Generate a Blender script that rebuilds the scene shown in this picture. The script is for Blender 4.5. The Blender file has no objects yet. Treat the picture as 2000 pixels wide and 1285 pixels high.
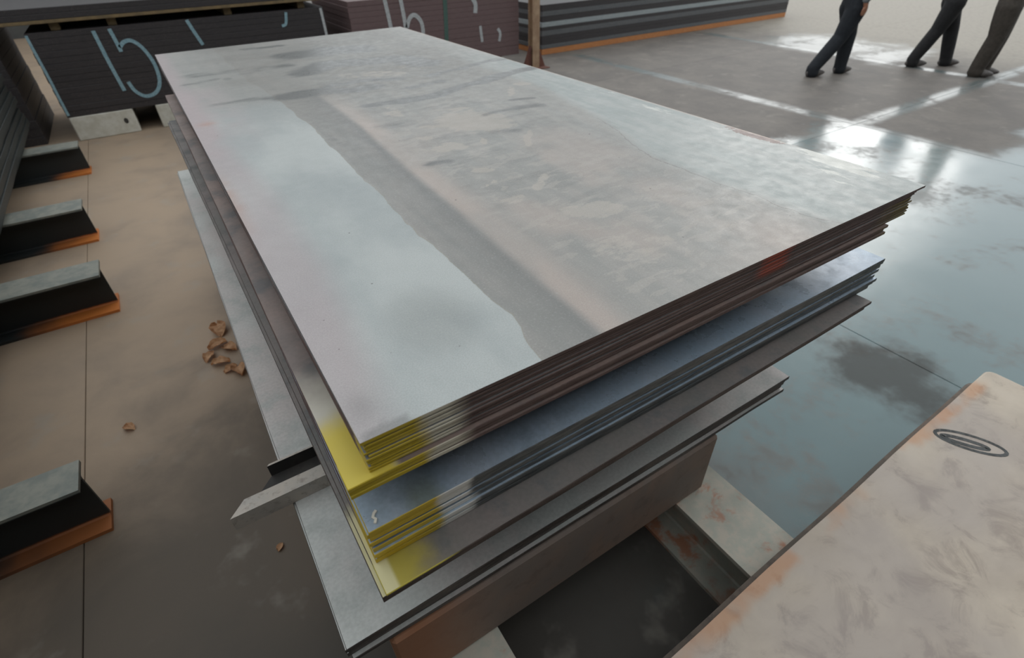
import bpy, bmesh, math, random
import numpy as np
from mathutils import Matrix, Vector

random.seed(7)
scene = bpy.context.scene
C = scene.collection

# ------------------------------------------------------------------ camera
cam_data = bpy.data.cameras.new('camera')
cam = bpy.data.objects.new('camera', cam_data)
C.objects.link(cam)
R = np.array([[0.84056, -0.34745, 0.41545], [-0.54131, -0.50807, 0.66970], [-0.02160, -0.78777, -0.61559]])
u_, _, v_ = np.linalg.svd(R)
R = u_ @ v_
M = Matrix.Identity(4)
for i in range(3):
    M[i][0] = R[i][0]; M[i][1] = -R[i][1]; M[i][2] = -R[i][2]
M[0][3], M[1][3], M[2][3] = -0.066, -0.505, 1.752
cam.matrix_world = M
cam_data.sensor_width = 36.0
cam_data.lens = 1018.34 / 2000 * 36.0
cam_data.clip_start = 0.02
cam_data.clip_end = 300
cam_data.dof.use_dof = True
cam_data.dof.focus_distance = 1.15
cam_data.dof.aperture_fstop = cam_data.lens / 1000 / 0.0045
scene.camera = cam

# ------------------------------------------------------------------ world
world = bpy.data.worlds.new('overcast_sky')
scene.world = world
world.use_nodes = True
bg = world.node_tree.nodes['Background']
bg.inputs[0].default_value = (0.93, 0.975, 1.0, 1)
bg.inputs[1].default_value = 1.12

# low veiled sun beyond the open side of the shed
sun_data = bpy.data.lights.new('sun', 'SUN')
sun_data.energy = 0.28
sun_data.angle = math.radians(22)
sun_data.color = (1.0, 0.97, 0.93)
sun = bpy.data.objects.new('sun', sun_data)
C.objects.link(sun)
sun.rotation_euler = Vector((-5.1, -2.65, -2.0)).to_track_quat('-Z', 'Y').to_euler()

vs = scene.view_settings
vs.view_transform = 'Standard'
vs.look = 'None'
vs.exposure = 0.0
vs.gamma = 1.0
vs.use_curve_mapping = False

# ------------------------------------------------------------------ helpers
def lin(r, g, b):
    def f(c):
        c /= 255.0
        return c / 12.92 if c <= 0.04045 else ((c + 0.055) / 1.055) ** 2.4
    return (f(r), f(g), f(b), 1.0)


class G:
    """small node-graph writer"""
    def __init__(self, name):
        self.mat = bpy.data.materials.new(name)
        self.mat.use_nodes = True
        self.nt = self.mat.node_tree
        self.b = self.nt.nodes['Principled BSDF']
        self._pos = None

    def n(self, t):
        return self.nt.nodes.new(t)

    def link(self, a, b):
        self.nt.links.new(a, b)

    def put(self, sock, v):
        if v is None:
            return
        if hasattr(v, 'is_linked') or isinstance(v, bpy.types.NodeSocket):
            self.link(v, sock)
        else:
            sock.default_value = v

    def pos(self):
        if self._pos is None:
            ge = self.n('ShaderNodeNewGeometry')
            se = self.n('ShaderNodeSeparateXYZ')
            self.link(ge.outputs['Position'], se.inputs[0])
            self._pos = (ge.outputs['Position'], se.outputs[0], se.outputs[1], se.outputs[2])
            self._nor = ge.outputs['Normal']
        return self._pos

    def stretch(self, sx, sy, sz, off=(0, 0, 0)):
        p = self.pos()[0]
        m = self.n('ShaderNodeMapping')
        m.inputs['Scale'].default_value = (sx, sy, sz)
        m.inputs['Location'].default_value = off
        self.link(p, m.inputs['Vector'])
        return m.outputs[0]

    def noise(self, scale=5, detail=4, rough=0.55, vec=None, dist=0.0):
        t = self.n('ShaderNodeTexNoise')
        t.inputs['Scale'].default_value = scale
        t.inputs['Detail'].default_value = detail
        t.inputs['Roughness'].default_value = rough
        t.inputs['Distortion'].default_value = dist
        self.link(vec if vec is not None else self.pos()[0], t.inputs['Vector'])
        return t.outputs['Fac']

    def math(self, op, a, b=None, clamp=False):
        m = self.n('ShaderNodeMath')
        m.operation = op
        m.use_clamp = clamp
        self.put(m.inputs[0], a)
        if b is not None:
            self.put(m.inputs[1], b)
        return m.outputs[0]

    def mul(self, a, b): return self.math('MULTIPLY', a, b)
    def add(self, a, b): return self.math('ADD', a, b)
    def sub(self, a, b): return self.math('SUBTRACT', a, b)

    def ss(self, v, a, b, c=0.0, d=1.0):
        """smoothstep of v from a..b to c..d"""
        m = self.n('ShaderNodeMapRange')
        m.interpolation_type = 'SMOOTHSTEP'
        flip = a > b
        if flip:
            a, b, c, d = b, a, d, c
        self.put(m.inputs['Value'], v)
        m.inputs['From Min'].default_value = a
        m.inputs['From Max'].default_value = b
        m.inputs['To Min'].default_value = c
        m.inputs['To Max'].default_value = d
        return m.outputs[0]

    def mix(self, fac, a, b, blend='MIX'):
        m = self.n('ShaderNodeMix')
        m.data_type = 'RGBA'
        m.blend_type = blend
        self.put(m.inputs[0], fac)
        self.put(m.inputs[6], a)
        self.put(m.inputs[7], b)
        return m.outputs[2]

    def attr(self, name):
        a = self.n('ShaderNodeAttribute')
        a.attribute_name = name
        return a.outputs['Fac']

    def bump(self, h, strength=0.2, dist=0.002):
        b = self.n('ShaderNodeBump')
        b.inputs['Strength'].default_value = strength
        b.inputs['Distance'].default_value = dist
        self.link(h, b.inputs['Height'])
        self.link(b.outputs[0], self.b.inputs['Normal'])

    def out(self, color, rough=0.6, metal=0.0, ior=None):
        self.put(self.b.inputs['Base Color'], color)
        self.put(self.b.inputs['Roughness'], rough)
        self.put(self.b.inputs['Metallic'], metal)
        if ior is not None:
            self.b.inputs['IOR'].default_value = ior
        return self.mat


def obj(name, mesh_or_bm, mats, parent=None):
    if isinstance(mesh_or_bm, bmesh.types.BMesh):
        me = bpy.data.meshes.new(name)
        mesh_or_bm.to_mesh(me)
        mesh_or_bm.free()
    else:
        me = mesh_or_bm
    if not isinstance(mats, (list, tuple)):
        mats = [mats]
    if not len(me.materials):
        for m in mats:
            me.materials.append(m)
    o = bpy.data.objects.new(name, me)
    C.objects.link(o)
    if parent is not None:
        o.parent = parent
    return o


def tag(o, label=None, cat=None, group=None, kind=None):
    if label: o['label'] = label
    if cat: o['category'] = cat
    if group: o['group'] = group
    if kind: o['kind'] = kind
    return o


def empty(name, loc=(0, 0, 0), rz=0.0):
    o = bpy.data.objects.new(name, None)
    o.empty_display_size = 0.1
    C.objects.link(o)
    o.location = loc
    o.rotation_euler = (0, 0, rz)
    return o


def box_bm(x0, x1, y0, y1, z0, z1, bevel=0.0, bm=None):
    own = bm is None
    if own:
        bm = bmesh.new()
    r = bmesh.ops.create_cube(bm, size=1.0)
    for v in r['verts']:
        v.co = Vector(((x0 + x1) / 2 + v.co.x * (x1 - x0), (y0 + y1) / 2 + v.co.y * (y1 - y0), (z0 + z1) / 2 + v.co.z * (z1 - z0)))
    if bevel and own:
        bmesh.ops.bevel(bm, geom=list(bm.edges), offset=bevel, segments=1, affect='EDGES', profile=0.5)
    return bm


def prism_bm(profile, a, b, axis='x'):
    """extrude a 2-D profile (p, z) along x or y from a to b"""
    bm = bmesh.new()
    def P(t, p, z):
        return (t, p, z) if axis == 'x' else (p, t, z)
    A = [bm.verts.new(P(a, p, z)) for p, z in profile]
    B = [bm.verts.new(P(b, p, z)) for p, z in profile]
    n = len(profile)
    for i in range(n):
        bm.faces.new((A[i], A[(i + 1) % n], B[(i + 1) % n], B[i]))
    bm.faces.new(A[::-1])
    bm.faces.new(B)
    bmesh.ops.recalc_face_normals(bm, faces=list(bm.faces))
    return bm


def ibeam_profile(h, w, tf, tw):
    return [(-w / 2, 0), (w / 2, 0), (w / 2, tf), (tw / 2 + .006, tf), (tw / 2, tf + .006), (tw / 2, h - tf - .006), (tw / 2 + .006, h - tf),
            (w / 2, h - tf), (w / 2, h), (-w / 2, h), (-w / 2, h - tf), (-tw / 2 - .006, h - tf), (-tw / 2, h - tf - .006),
            (-tw / 2, tf + .006), (-tw / 2 - .006, tf), (-w / 2, tf)]


# numpy value noise -------------------------------------------------
rng = np.random.default_rng(11)
LAT = rng.random((256, 256))
def vnoise(x, y):
    xi = np.floor(x).astype(int); yi = np.floor(y).astype(int)
    fx = x - xi; fy = y - yi
    fx = fx * fx * (3 - 2 * fx); fy = fy * fy * (3 - 2 * fy)
    a = LAT[xi % 256, yi % 256]; b = LAT[(xi + 1) % 256, yi % 256]
    c = LAT[xi % 256, (yi + 1) % 256]; d = LAT[(xi + 1) % 256, (yi + 1) % 256]
    return (a * (1 - fx) + b * fx) * (1 - fy) + (c * (1 - fx) + d * fx) * fy
def fbm(x, y, o=4):
    s = 0; a = 1; t = 0
    for k in range(o):
        s = s + a * vnoise(x * 2 ** k + 17.3 * k, y * 2 ** k + 9.1 * k); t += a; a *= .55
    return s / t
def sstep(v, a, b):
    t = np.clip((v - a) / (b - a), 0, 1)
    return t * t * (3 - 2 * t)

# ------------------------------------------------------------------ materials
def paint_mask(g, coord, lo, hi, amp=0.05, scale=14, extra=None):
    """1 below lo, 0 above hi, ragged"""
    nz = g.noise(scale, 3, 0.6)
    v = g.add(coord, g.mul(g.sub(nz, 0.5), amp))
    m = g.ss(v, hi, lo)
    if extra is not None:
        m = g.mul(m, extra)
    return m

YEL = lin(196, 170, 44)
WHT = lin(205, 200, 185)

def mat_steel_top(name, c1, c2, c3, rough=0.5, metal=0.15, paints=None):
    g = G(name)
    n1 = g.noise(2.2, 5, 0.6, g.stretch(1.6, .8, 1))
    n2 = g.noise(9, 5, 0.65)
    n3 = g.noise(120, 2, 0.5)
    col = g.mix(g.ss(n1, .35, .65), c1, c2)
    col = g.mix(g.mul(g.ss(n2, .48, .68), .7), col, c3)
    col = g.mix(g.mul(g.ss(n3, .3, .7), .12), col, lin(60, 55, 50))
    if paints:
        col = paints(g, col)
    g.bump(n3, .1, .0006)
    return g.out(col, g.ss(n2, .3, .7, rough - .1, rough + .12), metal)

def mat_edge(name, c1, c2, paints=None, rough=0.65, metal=0.1):
    g = G(name)
    st = g.noise(30, 4, 0.65, g.stretch(.5, .5, 6))
    n2 = g.noise(160, 2, 0.6)
    col = g.mix(g.ss(st, .3, .7), c1, c2)
    col = g.mix(g.mul(g.ss(n2, .55, .75), .45), col, lin(120, 108, 100))
    if paints:
        col = paints(g, col)
    g.bump(n2, .35, .001)
    return g.out(col, rough, metal)

# spray paint of the uppermost two bundles
def paints_upper(g, col):
    _, x, y, z = g.pos()
    front = g.ss(y, .05, .03)
    w = g.mul(paint_mask(g, x, .13, .175, .04), front)
    col = g.mix(g.mul(w, .95), col, lin(214, 206, 186))
    yl = g.mul(paint_mask(g, x, .075, .105, .04, 18), front)
    st = g.noise(40, 3, .6, g.stretch(.6, .6, 5))
    col = g.mix(g.mul(yl, g.ss(st, .2, .5, .75, 1)), col, YEL)
    # orange spray spot and olive wash at the far right end
    dx = g.math('ABSOLUTE', g.sub(x, .905))
    om = g.mul(paint_mask(g, dx, .02, .07, .04, 20), g.ss(z, 1.138, 1.16))
    col = g.mix(g.mul(om, .75), col, lin(170, 66, 36))
    ol = paint_mask(g, g.mul(x, -1.0), -1.44, -1.30, .1, 10)
    ol = g.mul(ol, g.ss(z, 1.182, 1.176))
    col = g.mix(g.mul(ol, .7), col, lin(122, 108, 38))
    return col

def paints_upper_ledge(g, col):        # top of the lower of the two, along its left margin
    _, x, y, z = g.pos()
    side = g.ss(x, .05, .03)
    w = g.mul(paint_mask(g, y, .16, .30, .08), side)
    col = g.mix(g.mul(w, .85), col, WHT)
    yl = g.mul(paint_mask(g, y, .10, .17, .05), side)
    return g.mix(g.mul(yl, .92), col, lin(212, 190, 62))

def paints_mid(g, col):
    _, x, y, z = g.pos()
    front = g.ss(y, .2, .15)
    w = g.mul(paint_mask(g, x, .145, .175, .045, 26), front)
    col = g.mix(g.mul(w, .97), col, lin(235, 233, 226))
    yl = g.mul(paint_mask(g, x, .085, .11, .05, 22), front)
    col = g.mix(g.mul(yl, .95), col, lin(214, 182, 38))
    br = g.mul(g.ss(y, .06, .14), g.ss(x, .1, .0))
    return g.mix(br, col, lin(112, 92, 86))

def paints_mid_top(g, col):
    _, x, y, z = g.pos()
    dx = g.math('ABSOLUTE', g.sub(x, .075))
    m = paint_mask(g, dx, .01, .045, .03, 18, g.ss(y, .08, .02))
    return g.mix(g.mul(m, .45), col, lin(110, 112, 36))

def paints_lower_top(g, col):
    _, x, y, z = g.pos()
    m = paint_mask(g, x, .0, .085, .07, 16, g.ss(y, .1, .05))
    col = g.mix(g.mul(m, .8), col, lin(188, 172, 60))
    w = paint_mask(g, y, .10, .16, .04, 18, g.ss(x, -.008, -.016))
    return g.mix(g.mul(w, .9), col, lin(215, 208, 165))

def paints_lower_edge(g, col):
    _, x, y, z = g.pos()
    m = paint_mask(g, x, .05, .11, .05, 16, g.mul(g.ss(y, .02, .0), g.ss(z, .8955 - .0, .8955 + .0003)))
    return g.mix(m, col, lin(205, 190, 84))

M_edge_upper = mat_edge('rusty_sheet_edge_upper', lin(90, 70, 66), lin(116, 96, 90), paints_upper)
M_ledge_top = mat_steel_top('ledge_sheet_top', lin(118, 108, 104), lin(138, 118, 110), lin(96, 98, 100), .55, .1, paints_upper_ledge)
M_top_plain = mat_steel_top('sheet_top_grey', lin(140, 146, 148), lin(150, 146, 146), lin(120, 124, 126), .42, .3)
M_top_mid = mat_steel_top('sheet_top_bluish', lin(164, 184, 202), lin(180, 192, 206), lin(146, 160, 174), .33, .25, paints_mid_top)
M_edge_mid = mat_edge('grey_sheet_edge_mid', lin(70, 74, 76), lin(120, 122, 120), paints_mid, .5, .35)
M_top_lower = mat_steel_top('sheet_top_lower', lin(120, 118, 114), lin(134, 124, 120), lin(98, 102, 104), .5, .2, paints_lower_top)
M_edge_lower = mat_edge('brown_sheet_edge_lower', lin(64, 52, 48), lin(96, 84, 78), paints_lower_edge)
M_top_base = mat_steel_top('base_sheet_top', lin(196, 198, 194), lin(198, 190, 186), lin(176, 180, 176), .5, .05)
M_edge_base = mat_edge('base_sheet_edge', lin(62, 62, 62), lin(104, 94, 88), None, .5, .3)

# the big top sheet: its stains are a layout of their own, stored on the mesh
def mat_top_sheet():
    g = G('top_sheet_mill_scale')
    fine = g.noise(26, 6, .7)
    finer = g.noise(70, 4, .65)
    grain = g.noise(420, 2, .5)
    stre = g.noise(7, 5, .62, g.stretch(3.2, .55, 1))
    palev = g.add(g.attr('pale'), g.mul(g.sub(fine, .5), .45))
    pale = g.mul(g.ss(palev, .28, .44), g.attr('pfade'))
    fl1 = g.noise(11, 6, .6, g.stretch(1.0, 2.4, 1), .5)
    flake = g.mul(g.ss(fl1, .53, .57), g.attr('flake'))
    pt = g.ss(g.add(g.attr('patch'), g.mul(g.sub(g.noise(17, 7, .72, g.stretch(1, 1.9, 1), .4), .5), 2.1)), .38, .72)
    fdark = g.mul(g.ss(g.noise(5.5, 6, .65, g.stretch(.9, 2.6, 1, (7, 2, 0)), .5), .47, .62), g.attr('mott'))
    col = g.mix(g.ss(stre, .3, .7), lin(143, 143, 139), lin(156, 153, 148))
    col = g.mix(g.mul(g.attr('blue'), .9), col, g.mix(g.ss(stre, .35, .65), lin(154, 162, 160), lin(170, 174, 171)))
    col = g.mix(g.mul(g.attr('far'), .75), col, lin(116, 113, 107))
    col = g.mix(g.mul(fdark, .5), col, lin(120, 121, 118))
    col = g.mix(g.attr('pink'), col, lin(178, 164, 155))
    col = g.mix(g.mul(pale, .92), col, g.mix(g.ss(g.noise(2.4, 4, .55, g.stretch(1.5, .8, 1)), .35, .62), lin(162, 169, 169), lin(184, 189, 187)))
    col = g.mix(g.attr('left_pink'), col, lin(174, 160, 161))
    col = g.mix(g.mul(flake, .5), col, lin(178, 171, 163))
    col = g.mix(g.mul(pt, .6), col, lin(186, 178, 169))
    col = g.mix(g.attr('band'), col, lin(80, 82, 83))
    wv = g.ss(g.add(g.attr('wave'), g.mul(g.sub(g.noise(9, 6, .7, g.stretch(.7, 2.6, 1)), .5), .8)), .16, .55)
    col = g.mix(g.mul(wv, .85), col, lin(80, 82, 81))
    col = g.mix(g.mul(g.attr('smudge'), .5), col, lin(108, 110, 106))
    # thin tide lines along the borders of the pale zones
    tl = g.ss(g.math('ABSOLUTE', g.sub(palev, .30)), .05, .0)
    col = g.mix(g.mul(tl, .35), col, lin(150, 138, 108))
    tl2 = g.ss(g.math('ABSOLUTE', g.sub(g.add(g.attr('blueline'), g.mul(g.sub(fine, .5), .35)), .5)), .035, .0)
    col = g.mix(g.mul(tl2, .5), col, lin(96, 84, 80))
    red = g.ss(g.add(g.attr('red'), g.mul(g.sub(finer, .5), .9)), .62, .7)
    col = g.mix(g.mul(red, .8), col, lin(112, 76, 64))
    wh = g.ss(g.add(g.attr('white'), g.mul(g.sub(g.noise(13, 6, .7, g.stretch(3.2, .7, 1)), .5), 2.0)), .62, .80)
    col = g.mix(g.mul(wh, .75), col, lin(214, 214, 206))
    col = g.mix(g.attr('rust'), col, lin(176, 120, 92))
    col = g.mix(g.attr('rim'), col, lin(206, 184, 168))
    spk = g.ss(g.noise(60, 1, .4), .80, .82)
    col = g.mix(g.mul(spk, .7), col, lin(60, 52, 48))
    col = g.mix(g.mul(g.ss(grain, .3, .7), .2), col, lin(84, 80, 78))
    col = g.mix(g.mul(g.ss(g.noise(210, 3, .6), .52, .75), .25), col, lin(196, 194, 190))
    rough = g.math('ADD', g.ss(fine, .3, .7, .36, .5), g.mul(pt, .1))
    rough = g.sub(rough, g.mul(wv, .1))
    g.bump(g.add(finer, g.mul(grain, .3)), .08, .001)
    return g.out(col, rough, .12)
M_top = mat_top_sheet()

def mat_rust(name, c1, c2, c3, scale=4, rough=.75, metal=0.0):
    g = G(name)
    n1 = g.noise(scale, 6, .65, None, .4)
    n2 = g.noise(scale * 6, 4, .6)
    col = g.mix(g.ss(n1, .38, .62), c1, c2)
    col = g.mix(g.mul(g.ss(n2, .5, .7), .6), col, c3)
    g.bump(n2, .25, .003)
    return g.out(col, rough, metal)

def mat_slab():
    g = G('rusty_slab')
    _, x, y, z = g.pos()
    n1 = g.noise(3, 6, .65, None, .4)
    n2 = g.noise(18, 4, .6)
    col = g.mix(g.ss(n1, .38, .62), lin(132, 120, 112), lin(146, 124, 110))
    col = g.mix(g.mul(g.ss(n2, .5, .7), .5), col, lin(112, 98, 90))
    o = g.ss(g.add(x, g.mul(g.sub(n1, .5), .3)), .22, -.02)
    col = g.mix(g.mul(o, .6), col, lin(170, 104, 54))
    g.bump(n2, .25, .003)
    return g.out(col, .7, 0)
M_slab = mat_slab()
M_beam = mat_rust('weathered_beam_steel', lin(128, 128, 122), lin(142, 138, 128), lin(116, 92, 78), 4, .6, .1)
M_channel = mat_rust('channel_steel', lin(190, 180, 168), lin(178, 172, 164), lin(140, 128, 118), 9, .6)
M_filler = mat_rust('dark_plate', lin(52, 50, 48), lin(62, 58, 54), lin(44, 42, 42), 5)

def mat_skid():
    g = G('skid_beam_paint_and_rust')
    n1 = g.noise(6, 5, .62, None, .3)
    n2 = g.noise(30, 3, .6)
    n3 = g.noise(3.1, 3, .5)
    col = g.mix(g.ss(n2, .35, .65), lin(186, 178, 164), lin(172, 172, 160))
    col = g.mix(g.mul(g.ss(n1, .50, .60), .8), col, lin(180, 112, 76))
    col = g.mix(g.mul(g.ss(n3, .52, .66), .5), col, lin(134, 140, 132))
    g.bump(n2, .2, .002)
    return g.out(col, .6, 0)
M_skid = mat_skid()

def mat_yardbeam():
    g = G('yard_beam')
    _, x, y, z = g.pos()
    n1 = g.noise(14, 4, .6)
    col = g.mix(g.ss(n1, .35, .65), lin(112, 116, 110), lin(134, 134, 124))
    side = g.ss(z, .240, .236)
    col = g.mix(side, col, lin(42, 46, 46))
    low = g.mul(g.ss(g.add(z, g.mul(g.sub(n1, .5), .012)), .032, .020), g.ss(g.add(x, g.mul(g.sub(g.noise(3, 3, .6), .5), .5)), -1.2, -.85))
    col = g.mix(g.mul(low, g.ss(g.noise(1.7, 2, .5, g.stretch(.4, 1, 1)), .38, .52, .55, 1.0)), col, lin(198, 116, 52))
    g.bump(n1, .2, .002)
    return g.out(col, .6, 0)
M_yard = mat_yardbeam()

def mat_near_plate():
    g = G('near_plate_rusty')
    _, x, y, z = g.pos()
    n1 = g.noise(3.0, 6, .65, g.stretch(1, 1.4, 1), .5)
    n2 = g.noise(9, 5, .65, None, .6)
    n3 = g.noise(1.7, 3, .5)
    col = g.mix(g.ss(n1, .35, .65), lin(188, 174, 158), lin(206, 192, 174))
    col = g.mix(g.mul(g.ss(n2, .5, .66), .55), col, lin(146, 131, 122))
    col = g.mix(g.mul(g.ss(n3, .45, .62), .45), col, lin(172, 162, 159))
    rim = g.ss(g.add(g.sub(y, g.mul(x, .0255)), g.mul(g.sub(n2, .5), .05)), -.345, -.315)
    patch = g.ss(g.noise(5.5, 2, .5), .42, .6)
    col = g.mix(g.mul(g.mul(rim, patch), .6), col, lin(200, 142, 98))
    rough = g.ss(n2, .3, .7, .5, .75)
    g.bump(n2, .12, .003)
    return g.out(col, rough, 0)
M_near = mat_near_plate()
M_near_low = mat_rust('near_plate_lower', lin(96, 88, 80), lin(116, 104, 94), lin(80, 72, 68), 5)
M_blackmark = mat_rust('black_marker', lin(62, 64, 64), lin(84, 86, 86), lin(120, 116, 112), 20)

M_darkplate = mat_edge('dark_pack_plate', lin(48, 46, 48), lin(60, 56, 57), None, .55, .1)
M_brownplate = mat_edge('brown_pack_plate', lin(104, 82, 84), lin(116, 98, 96), None, .6, .1)
M_greyplate = mat_edge('grey_pack_plate', lin(84, 88, 92), lin(104, 104, 104), None, .55, .2)
M_paleplate = mat_edge('pale_pack_plate', lin(142, 152, 156), lin(162, 168, 168), None, .5, .2)
M_orangeplate = mat_edge('orange_rust_plate', lin(172, 108, 58), lin(190, 130, 80), None, .7, 0)
M_leftplate = mat_edge('left_pack_plate', lin(28, 33, 33), lin(44, 50, 49), None, .5, .1)

def mat_flat(name, c1, c2, scale=20, rough=.8):
    g = G(name)
    n1 = g.noise(scale, 4, .6)
    return g.out(g.mix(g.ss(n1, .3, .7), c1, c2), rough, 0)
M_chalk = mat_flat('blue_chalk', lin(112, 146, 158), lin(146, 174, 182), 60)
M_chalk_w = mat_flat('grey_chalk', lin(160, 164, 166), lin(190, 192, 192), 60)
M_chalk_g = mat_flat('green_chalk', lin(66, 92, 84), lin(78, 104, 96), 60)
M_white_timber = mat_flat('white_timber', lin(206, 204, 194), lin(186, 182, 168), 12)
M_timber = mat_flat('old_timber', lin(128, 108, 76), lin(104, 90, 66), 14)
M_post = mat_flat('post_paint', lin(176, 150, 122), lin(150, 122, 98), 8)
M_post_base = mat_flat('post_base_rust', lin(112, 72, 60), lin(92, 62, 54), 10)
M_wall = mat_flat('shed_cladding', lin(72, 74, 74), lin(86, 86, 84), 2)
M_leaf = mat_flat('dry_leaf', lin(226, 190, 152), lin(196, 150, 112), 40)
M_chip = mat_flat('pale_chip', lin(226, 220, 206), lin(206, 198, 186), 60)
M_skin = mat_flat('skin', lin(176, 124, 98), lin(186, 134, 108), 30, .5)
M_navy = mat_flat('navy_trousers', lin(30, 34, 40), lin(38, 42, 48), 30)
M_black_cloth = mat_flat('black_trousers', lin(34, 34, 36), lin(44, 43, 44), 30)
M_brown_cloth = mat_flat('brown_trousers', lin(66, 60, 54), lin(80, 73, 66), 30)
M_shirt_a = mat_flat('grey_shirt', lin(120, 124, 128), lin(132, 136, 140), 20)
M_shirt_b = mat_flat('blue_shirt', lin(70, 90, 120), lin(82, 102, 132), 20)
M_shirt_c = mat_flat('tan_shirt', lin(150, 136, 112), lin(162, 148, 124), 20)
M_shoe = mat_flat('grey_shoe', lin(108, 102, 98), lin(88, 84, 82), 30, .5)
M_hair = mat_flat('dark_hair', lin(30, 26, 24), lin(40, 34, 30), 60, .5)
M_eye = mat_flat('eye', lin(40, 34, 30), lin(50, 40, 34), 60, .3)

JX = [-7.1, -4.0, -0.86, 2.6, 5.97, 9.1, 12.2, 15.3, 18.4]
JY = [-3.95, -0.82, 2.3, 5.4, 8.5, 11.6]
def mat_floor():
    g = G('wet_concrete')
    _, x, y, z = g.pos()
    big = g.noise(.55, 4, .55)
    mid = g.noise(2.2, 5, .6, None, .3)
    fine = g.noise(14, 5, .65)
    wob = g.mul(g.sub(mid, .5), 1.1)
    col = g.mix(g.ss(mid, .3, .7), lin(102, 96, 91), lin(118, 111, 104))
    col = g.mix(g.ss(g.add(x, g.mul(wob, 1.5)), 8.8, 11.5), col, lin(158, 150, 138))  # far bays paler: outdoor brightness put into the floor colour
    col = g.mix(g.mul(g.ss(fine, .45, .7), .3), col, lin(92, 86, 80))
    # dirt, rust-brown by the yard beams on the left side, then two darker areas
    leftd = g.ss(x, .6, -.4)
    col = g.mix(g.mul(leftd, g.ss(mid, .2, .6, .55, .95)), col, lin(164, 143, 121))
    dk = g.mul(leftd, g.ss(g.add(g.add(y, g.mul(x, -.6)), wob), 2.5, 1.3))  # left floor darker towards the near end
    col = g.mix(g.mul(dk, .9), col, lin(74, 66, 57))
    gap_shade = g.mul(g.ss(g.add(x, g.mul(wob, .3)), 1.15, .8), g.ss(g.add(y, g.mul(wob, .3)), .75, .2))  # mostly shade between the stacks painted into the floor colour, some grime
    col = g.mix(g.mul(gap_shade, .8), col, lin(58, 55, 50))
    sp = g.mul(g.ss(g.noise(4.2, 4, .6), .56, .72), .35)
    col = g.mix(sp, col, lin(150, 144, 134))
    # standing water and damp film
    wx = g.add(x, wob); wy = g.add(y, g.mul(g.sub(mid, .5), .8))
    w1 = g.mul(g.ss(wy, 2.5, 2.25), g.mul(g.ss(wx, .8, 1.7), g.ss(x, 6.1, 5.85)))
    w2 = g.mul(g.ss(wy, 1.25, .85), g.ss(wx, .8, 1.7))
    wet = g.math('MAXIMUM', w1, w2)
    jm = None
    for v, js in ((x, (5.97, 9.1)), (y, (2.3,))):
        for j in js:
            d = g.math('ABSOLUTE', g.sub(v, j))
            m = g.ss(g.add(d, g.mul(g.sub(fine, .5), .1)), .15, .03)
            jm = m if jm is None else g.math('MAXIMUM', jm, m)
    jm = g.mul(jm, g.mul(g.ss(x, 2.4, 3.2), g.ss(mid, .3, .5)))
    wet = g.math('MAXIMUM', wet, g.mul(jm, .5))
    fp = g.mul(g.mul(g.ss(wx, 8.8, 9.3), g.ss(wx, 10.9, 10.2)), g.mul(g.ss(wy, 3.4, 3.7), g.ss(wy, 6.1, 5.6)))
    wet = g.math('MAXIMUM', wet, g.mul(fp, .4))
    wet = g.mul(wet, g.ss(g.add(g.mul(g.noise(1.5, 4, .6, None, .4), .7), g.mul(fine, .3)), .38, .52, .35, 1.0))
    # dark mud patch by the near stack
    mx = g.mul(g.sub(x, 2.42), 1.1); my = g.sub(y, .12)
    md = g.math('SQRT', g.add(g.mul(mx, mx), g.mul(my, g.mul(my, .55))))
    mud = g.mul(g.ss(g.add(md, g.mul(g.sub(g.noise(4, 4, .6), .5), .8)), .40, .10), .8)
    col = g.mix(g.mul(wet, .85), col, lin(70, 108, 112))
    col = g.mix(mud, col, lin(58, 53, 48))
    wet = g.mul(wet, g.sub(1.0, mud))
    rough = g.ss(wet, 0.0, .8, .66, .3)
    g.bump(g.mul(fine, g.sub(1.0, wet)), .25, .004)
    g.b.inputs['IOR'].default_value = 1.5
    g.put(g.b.inputs['Coat Weight'], wet)
    g.put(g.b.inputs['Coat Roughness'], g.ss(mid, .3, .7, .10, .24))
    g.b.inputs['Coat IOR'].default_value = 1.42
    return g.out(col, rough, 0)
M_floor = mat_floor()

# ------------------------------------------------------------------ setting
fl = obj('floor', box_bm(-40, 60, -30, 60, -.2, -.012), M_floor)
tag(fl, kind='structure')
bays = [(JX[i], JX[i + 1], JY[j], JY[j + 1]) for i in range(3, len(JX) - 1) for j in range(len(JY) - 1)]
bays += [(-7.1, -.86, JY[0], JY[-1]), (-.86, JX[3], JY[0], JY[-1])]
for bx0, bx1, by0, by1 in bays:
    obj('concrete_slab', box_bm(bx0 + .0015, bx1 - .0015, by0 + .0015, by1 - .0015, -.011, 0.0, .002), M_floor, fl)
tag(obj('ceiling', box_bm(-12.0, -5.5, -8.0, 16.0, 5.0, 5.15), M_wall), kind='structure')
tag(obj('wall_left', box_bm(-12.2, -12.0, -8.0, 16.0, -.01, 5.15), M_wall), kind='structure')
tag(obj('front_sky_blocker', box_bm(-5.0, 14.0, -3.4, -3.2, -.01, 5.2), M_wall), kind='structure')  # unseen wall added behind the camera to block sky light from the front
tag(obj('wall_back', box_bm(-12.0, 4.0, 16.0, 16.2, -.01, 5.15), M_wall), kind='structure')

# ------------------------------------------------------------------ sheets of the main stack
ORD = ['topmost', 'second', 'third', 'fourth', 'fifth', 'sixth', 'seventh', 'eighth', 'ninth', 'tenth', 'eleventh', 'twelfth', 'thirteenth', 'fourteenth']

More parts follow.
